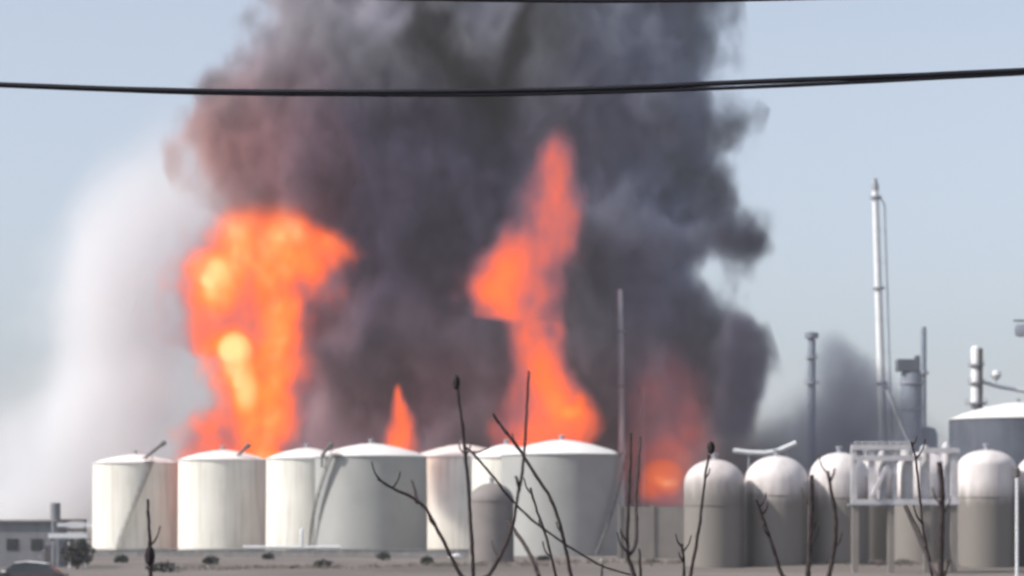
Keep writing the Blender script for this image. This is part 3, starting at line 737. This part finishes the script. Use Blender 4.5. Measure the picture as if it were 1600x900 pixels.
def smoke_vol(density, low, high=None, patch=0.9, mixr=(0.05, 0.75)):
    """low / high: soot colour at the foot and the head of the plume"""
    def f(g, dens, shape, x, tz, pix, nf):
        pv = g.n.new('ShaderNodeVolumePrincipled')
        pv.inputs['Anisotropy'].default_value = 0.0
        mx = g.n.new('ShaderNodeMix'); mx.data_type = 'RGBA'; g.val(mx.inputs['Factor'], g.range(tz, *mixr))
        mx.inputs['A'].default_value = (*low, 1); mx.inputs['B'].default_value = (*(high or low), 1)
        vm = g.n.new('ShaderNodeVectorMath'); vm.operation = 'SCALE'; g.l.new(mx.outputs['Result'], vm.inputs[0])
        g.val(vm.inputs['Scale'], g.math('MULTIPLY_ADD', nf, -patch, 1.0)); g.l.new(vm.outputs[0], pv.inputs['Color'])
        g.val(pv.inputs['Density'], g.math('MULTIPLY', dens, density))
        return pv.outputs[0]
    return f
GLOW = 1.05
def fire_vol(density, cool, hot, spots=(), vary=0.5, zgrad=0.0):
    """self-glowing soot: opaque where dense; heat picks the colour of the glow"""
    def f(g, dens, shape, x, tz, pix, nf):
        heat = g.math('MULTIPLY_ADD', nf, vary, g.range(shape, 0.0, 0.9, cool, hot))
        if zgrad: heat = g.math('MULTIPLY_ADD', tz, zgrad, heat)
        for px, py, a, b_, amt in spots: heat = g.math('MULTIPLY_ADD', pix(px, py, a, b_), amt, heat)
        cr = g.n.new('ShaderNodeValToRGB'); e = cr.color_ramp.elements
        cols = [(0.0, (.20, .085, .11)), (.22, (.50, .13, .14)), (.40, (.95, .155, .085)), (.56, (1.5, .19, .028)), (.78, (1.9, .33, .045)), (1.0, (2.2, .78, .30))]
        e[0].position, e[0].color = 0.0, (*cols[0][1], 1); e[1].position, e[1].color = 1.0, (*cols[-1][1], 1)
        for p, c in cols[1:-1]: q = e.new(p); q.color = (*c, 1)
        g.l.new(heat, cr.inputs['Fac'])
        d = g.math('MULTIPLY', dens, density)
        ab = g.n.new('ShaderNodeVolumeAbsorption'); ab.inputs['Color'].default_value = (0, 0, 0, 1); g.l.new(d, ab.inputs['Density'])
        em = g.n.new('ShaderNodeEmission'); g.l.new(cr.outputs['Color'], em.inputs['Color']); g.l.new(g.math('MULTIPLY', d, GLOW), em.inputs['Strength'])
        ad = g.n.new('ShaderNodeAddShader'); g.l.new(ab.outputs[0], ad.inputs[0]); g.l.new(em.outputs[0], ad.inputs[1])
        return ad.outputs[0]
    return f

# white smoke drifting off beside the narrowest tank
plume('smoke_cloud', 'thin white smoke drifting up beside the narrowest cream tank', 'smoke',
      [(130, 240, 380), (210, 150, 430), (300, 75, 440), (390, 20, 440), (480, -15, 440), (560, -30, 440), (640, -60, 435), (720, -90, 430), (790, -120, 410), (818, -130, 400)],
      466, 14, smoke_vol(.20, (.97, .97, .98), patch=.1), edge=.8, soft=.95, nscale=.055, detail=3.5, top=.5, seed=1.3, step=.4)

# the great smoke column, one mass of soot: brown-mauve with fire glow tinted in over the broad fireball, darkest in the middle, grey-blue over the gas vessels
def ramp(g, v, stops):
    cr = g.n.new('ShaderNodeValToRGB'); e = cr.color_ramp.elements
    e[0].position, e[0].color = stops[0][0], (*stops[0][1], 1); e[1].position, e[1].color = stops[-1][0], (*stops[-1][1], 1)
    for p, c in stops[1:-1]: q = e.new(p); q.color = (*c, 1)
    g.l.new(v, cr.inputs['Fac']); return cr.outputs['Color']
def column_vol(density):
    def f(g, dens, shape, x, tz, pix, nf):
        D = 468; s_ = D / F; X0 = P(sum((r[1] + r[2]) / 2 for r in COLUMN) / len(COLUMN), 0, D).x
        px = g.math('MULTIPLY_ADD', x, 1 / s_ / 1000, (X0 / s_ + 800 - 250) / 1000)        # 0 at row start 250, 1 at 1250
        px = g.math('MULTIPLY_ADD', nf, .25, px)
        low = ramp(g, px, [(.05, (.78, .47, .44)), (.20, (.52, .34, .39)), (.31, (.17, .145, .235)), (.50, (.16, .15, .245)), (.62, (.36, .36, .46)), (.78, (.42, .455, .58)), (.95, (.24, .25, .35))])
        high = ramp(g, px, [(.05, (.50, .46, .50)), (.24, (.52, .50, .55)), (.42, (.50, .51, .59)), (.49, (.66, .67, .73)), (.56, (.50, .52, .61)), (.70, (.52, .55, .64)), (.85, (.40, .45, .57)), (.95, (.42, .48, .60))])
        mx = g.n.new('ShaderNodeMix'); mx.data_type = 'RGBA'; g.val(mx.inputs['Factor'], g.range(g.math('MULTIPLY_ADD', nf, .3, tz), .55, .73)); g.l.new(low, mx.inputs['A']); g.l.new(high, mx.inputs['B'])
        m2 = g.n.new('ShaderNodeMix'); m2.data_type = 'RGBA'; g.val(m2.inputs['Factor'], g.range(g.math('MULTIPLY_ADD', nf, .25, tz), .14, .38, .8, 0.0))
        g.l.new(mx.outputs['Result'], m2.inputs['A']); m2.inputs['B'].default_value = (.60, .48, .53, 1); mx = m2
        k = g.math('MULTIPLY_ADD', nf, -3.2, 1.0)
        for x0, x1, wd in ((640, 735, 62), (862, 800, 62)):      # two sootier strands: column at row 0 and at row 150
            t0 = 818 / 1078; t1 = 668 / 1078
            lx = g.math('MULTIPLY_ADD', tz, (x0 - x1) / (t0 - t1) / 1000, (x1 - (x0 - x1) / (t0 - t1) * t1 - 250) / 1000)
            dd = g.math('ABSOLUTE', g.math('SUBTRACT', px, lx))
            st = g.math('MULTIPLY', g.range(dd, 0.0, wd / 1000, .85, 0.0), g.range(tz, .52, .61))
            k = g.math('MULTIPLY', k, g.math('SUBTRACT', 1.0, st))
        vm = g.n.new('ShaderNodeVectorMath'); vm.operation = 'SCALE'; g.l.new(mx.outputs['Result'], vm.inputs[0]); g.val(vm.inputs['Scale'], k)
        pv = g.n.new('ShaderNodeVolumePrincipled'); g.l.new(vm.outputs[0], pv.inputs['Color']); g.val(pv.inputs['Density'], g.math('MULTIPLY', dens, density))
        return pv.outputs[0]
    return f
COLUMN = [(-260, 344, 1164), (-60, 374, 1144), (40, 372, 1139), (100, 346, 1146), (150, 314, 1164), (185, 286, 1168), (220, 274, 1158), (260, 282, 1154), (310, 304, 1166), (345, 324, 1190), (375, 344, 1214), (400, 359, 1194), (425, 384, 1172), (480, 378, 1162), (505, 372, 1180), (530, 365, 1184), (560, 362, 1196), (600, 360, 1198), (640, 358, 1186), (665, 355, 1174), (705, 355, 1174), (760, 355, 1169), (818, 355, 1164)]
plume('smoke_column', 'towering dark smoke column, brown over the fireball and grey-blue over the gas vessels', 'smoke', COLUMN,
      468, 18, column_vol(.46), edge=.58, soft=.22, nscale=.075, detail=4.5, seed=3.4, bottom=.36, bfloor=.42, step=.25, hull=1.08)
# dark compact puff at its edge
plume('smoke_puff', 'dark compact smoke puff low at the edge of the smoke column', 'smoke',
      [(480, 1130, 1165), (520, 1118, 1196), (560, 1105, 1212), (600, 1100, 1212), (635, 1105, 1204), (665, 1105, 1190), (700, 1100, 1190)],
      446, 6, smoke_vol(.5, (.30, .29, .37), None, 1.5), edge=.8, soft=.6, nscale=.13, detail=4, seed=5.6, step=.4, hull=1.5, top=.15, bottom=.2)
# low grey smoke in front of the process plant
plume('smoke_bank', 'low slanting bank of hazy grey smoke before the process plant', 'smoke',
      [(505, 1270, 1320), (550, 1255, 1365), (590, 1240, 1405), (640, 1200, 1445), (680, 1140, 1490), (720, 1100, 1530), (790, 1100, 1550)],
      480, 12, smoke_vol(.30, (.44, .45, .53), None, 1.5), edge=.7, soft=.9, nscale=.085, detail=3.5, top=.2, seed=6.0, step=.5)

# ---- flames
plume('fireball', 'broad orange fireball with pale yellow cores above the cream tanks', 'fire',
      [(305, 340, 480), (340, 300, 520), (358, 282, 536), (375, 264, 552), (405, 250, 562), (440, 245, 550), (480, 240, 525), (520, 242, 512), (542, 258, 506), (564, 304, 508), (620, 312, 506), (650, 290, 502), (680, 268, 490), (712, 252, 476), (740, 252, 476)],
      436, 8.0, fire_vol(.42, .20, .68, ((330, 420, 52, 36, .36), (345, 445, 36, 50, .30), (318, 455, 28, 30, .22), (366, 565, 32, 52, .46), (384, 612, 28, 46, .40), (362, 545, 38, 26, .30), (300, 500, 24, 40, .12), (500, 400, 40, 50, .12), (330, 690, 60, 50, -.16)), vary=1.5), edge=.62, soft=.7, nscale=.14, detail=4, seed=11, step=.35, hull=1.22, top=.3, nstretch=.8)
plume('flame', 'small pointed orange flame behind the grey-shaded tank', 'fire',
      [(596, 616, 626), (620, 608, 636), (645, 602, 648), (670, 596, 656), (705, 590, 662), (730, 590, 662)],
      428, 3.0, fire_vol(.75, .22, .58, vary=.3), edge=.4, soft=1.0, nscale=.3, detail=2.5, seed=12, step=.6, hull=1.2, top=.15)
plume('flame', 'slender twisting pink-orange flame with a bulging side lobe', 'fire',
      [(185, 855, 895), (225, 838, 910), (270, 815, 916), (310, 790, 926), (350, 766, 930), (385, 738, 928), (410, 715, 922), (440, 702, 916), (470, 704, 908), (493, 726, 896), (506, 775, 894), (560, 784, 900), (600, 776, 918), (640, 762, 938), (670, 752, 940), (700, 750, 930), (730, 750, 930)],
      436, 5.5, fire_vol(.46, .20, .64, ((760, 448, 46, 34, .22), (792, 418, 44, 50, .20), (775, 465, 40, 24, .12), (830, 370, 50, 60, .08), (896, 645, 34, 20, .34), (908, 625, 16, 28, .26), (860, 620, 40, 90, .08)), vary=1.1, zgrad=-.42), edge=.55, soft=.7, nscale=.17, detail=4, seed=13, step=.35, hull=1.22, top=.12, nstretch=.6)
plume('flame', 'low reddish flame with a peach core beside the rounded gas vessel', 'fire',
      [(520, 1000, 1090), (600, 975, 1120), (650, 960, 1140), (700, 955, 1140), (740, 955, 1130), (770, 960, 1120), (800, 965, 1110)],
      352, 4.0, fire_vol(.12, .10, .20, ((1032, 742, 40, 26, .34), (1016, 764, 32, 26, .42), (1045, 725, 60, 50, .22), (1048, 765, 22, 18, .25)), vary=.9), edge=.35, soft=1.0, nscale=.18, detail=3, seed=14, step=.6, hull=1.16, top=.3, bottom=.08)

# ------------------------------------------------------------------ hazy air
hz = MB(); hz.box((-5900, -150, -1.0), (5900, 13900, 150.0))
m = bpy.data.materials.new('haze'); m.use_nodes = True; m.node_tree.nodes.clear()
pv = m.node_tree.nodes.new('ShaderNodeVolumePrincipled'); pv.inputs['Color'].default_value = (.95, .95, .95, 1); pv.inputs['Density'].default_value = 0.00012
out = m.node_tree.nodes.new('ShaderNodeOutputMaterial'); m.node_tree.links.new(pv.outputs[0], out.inputs['Volume'])
tag(hz.build('haze', m), 'pale hazy air over the whole tank farm', 'haze', kind='stuff')
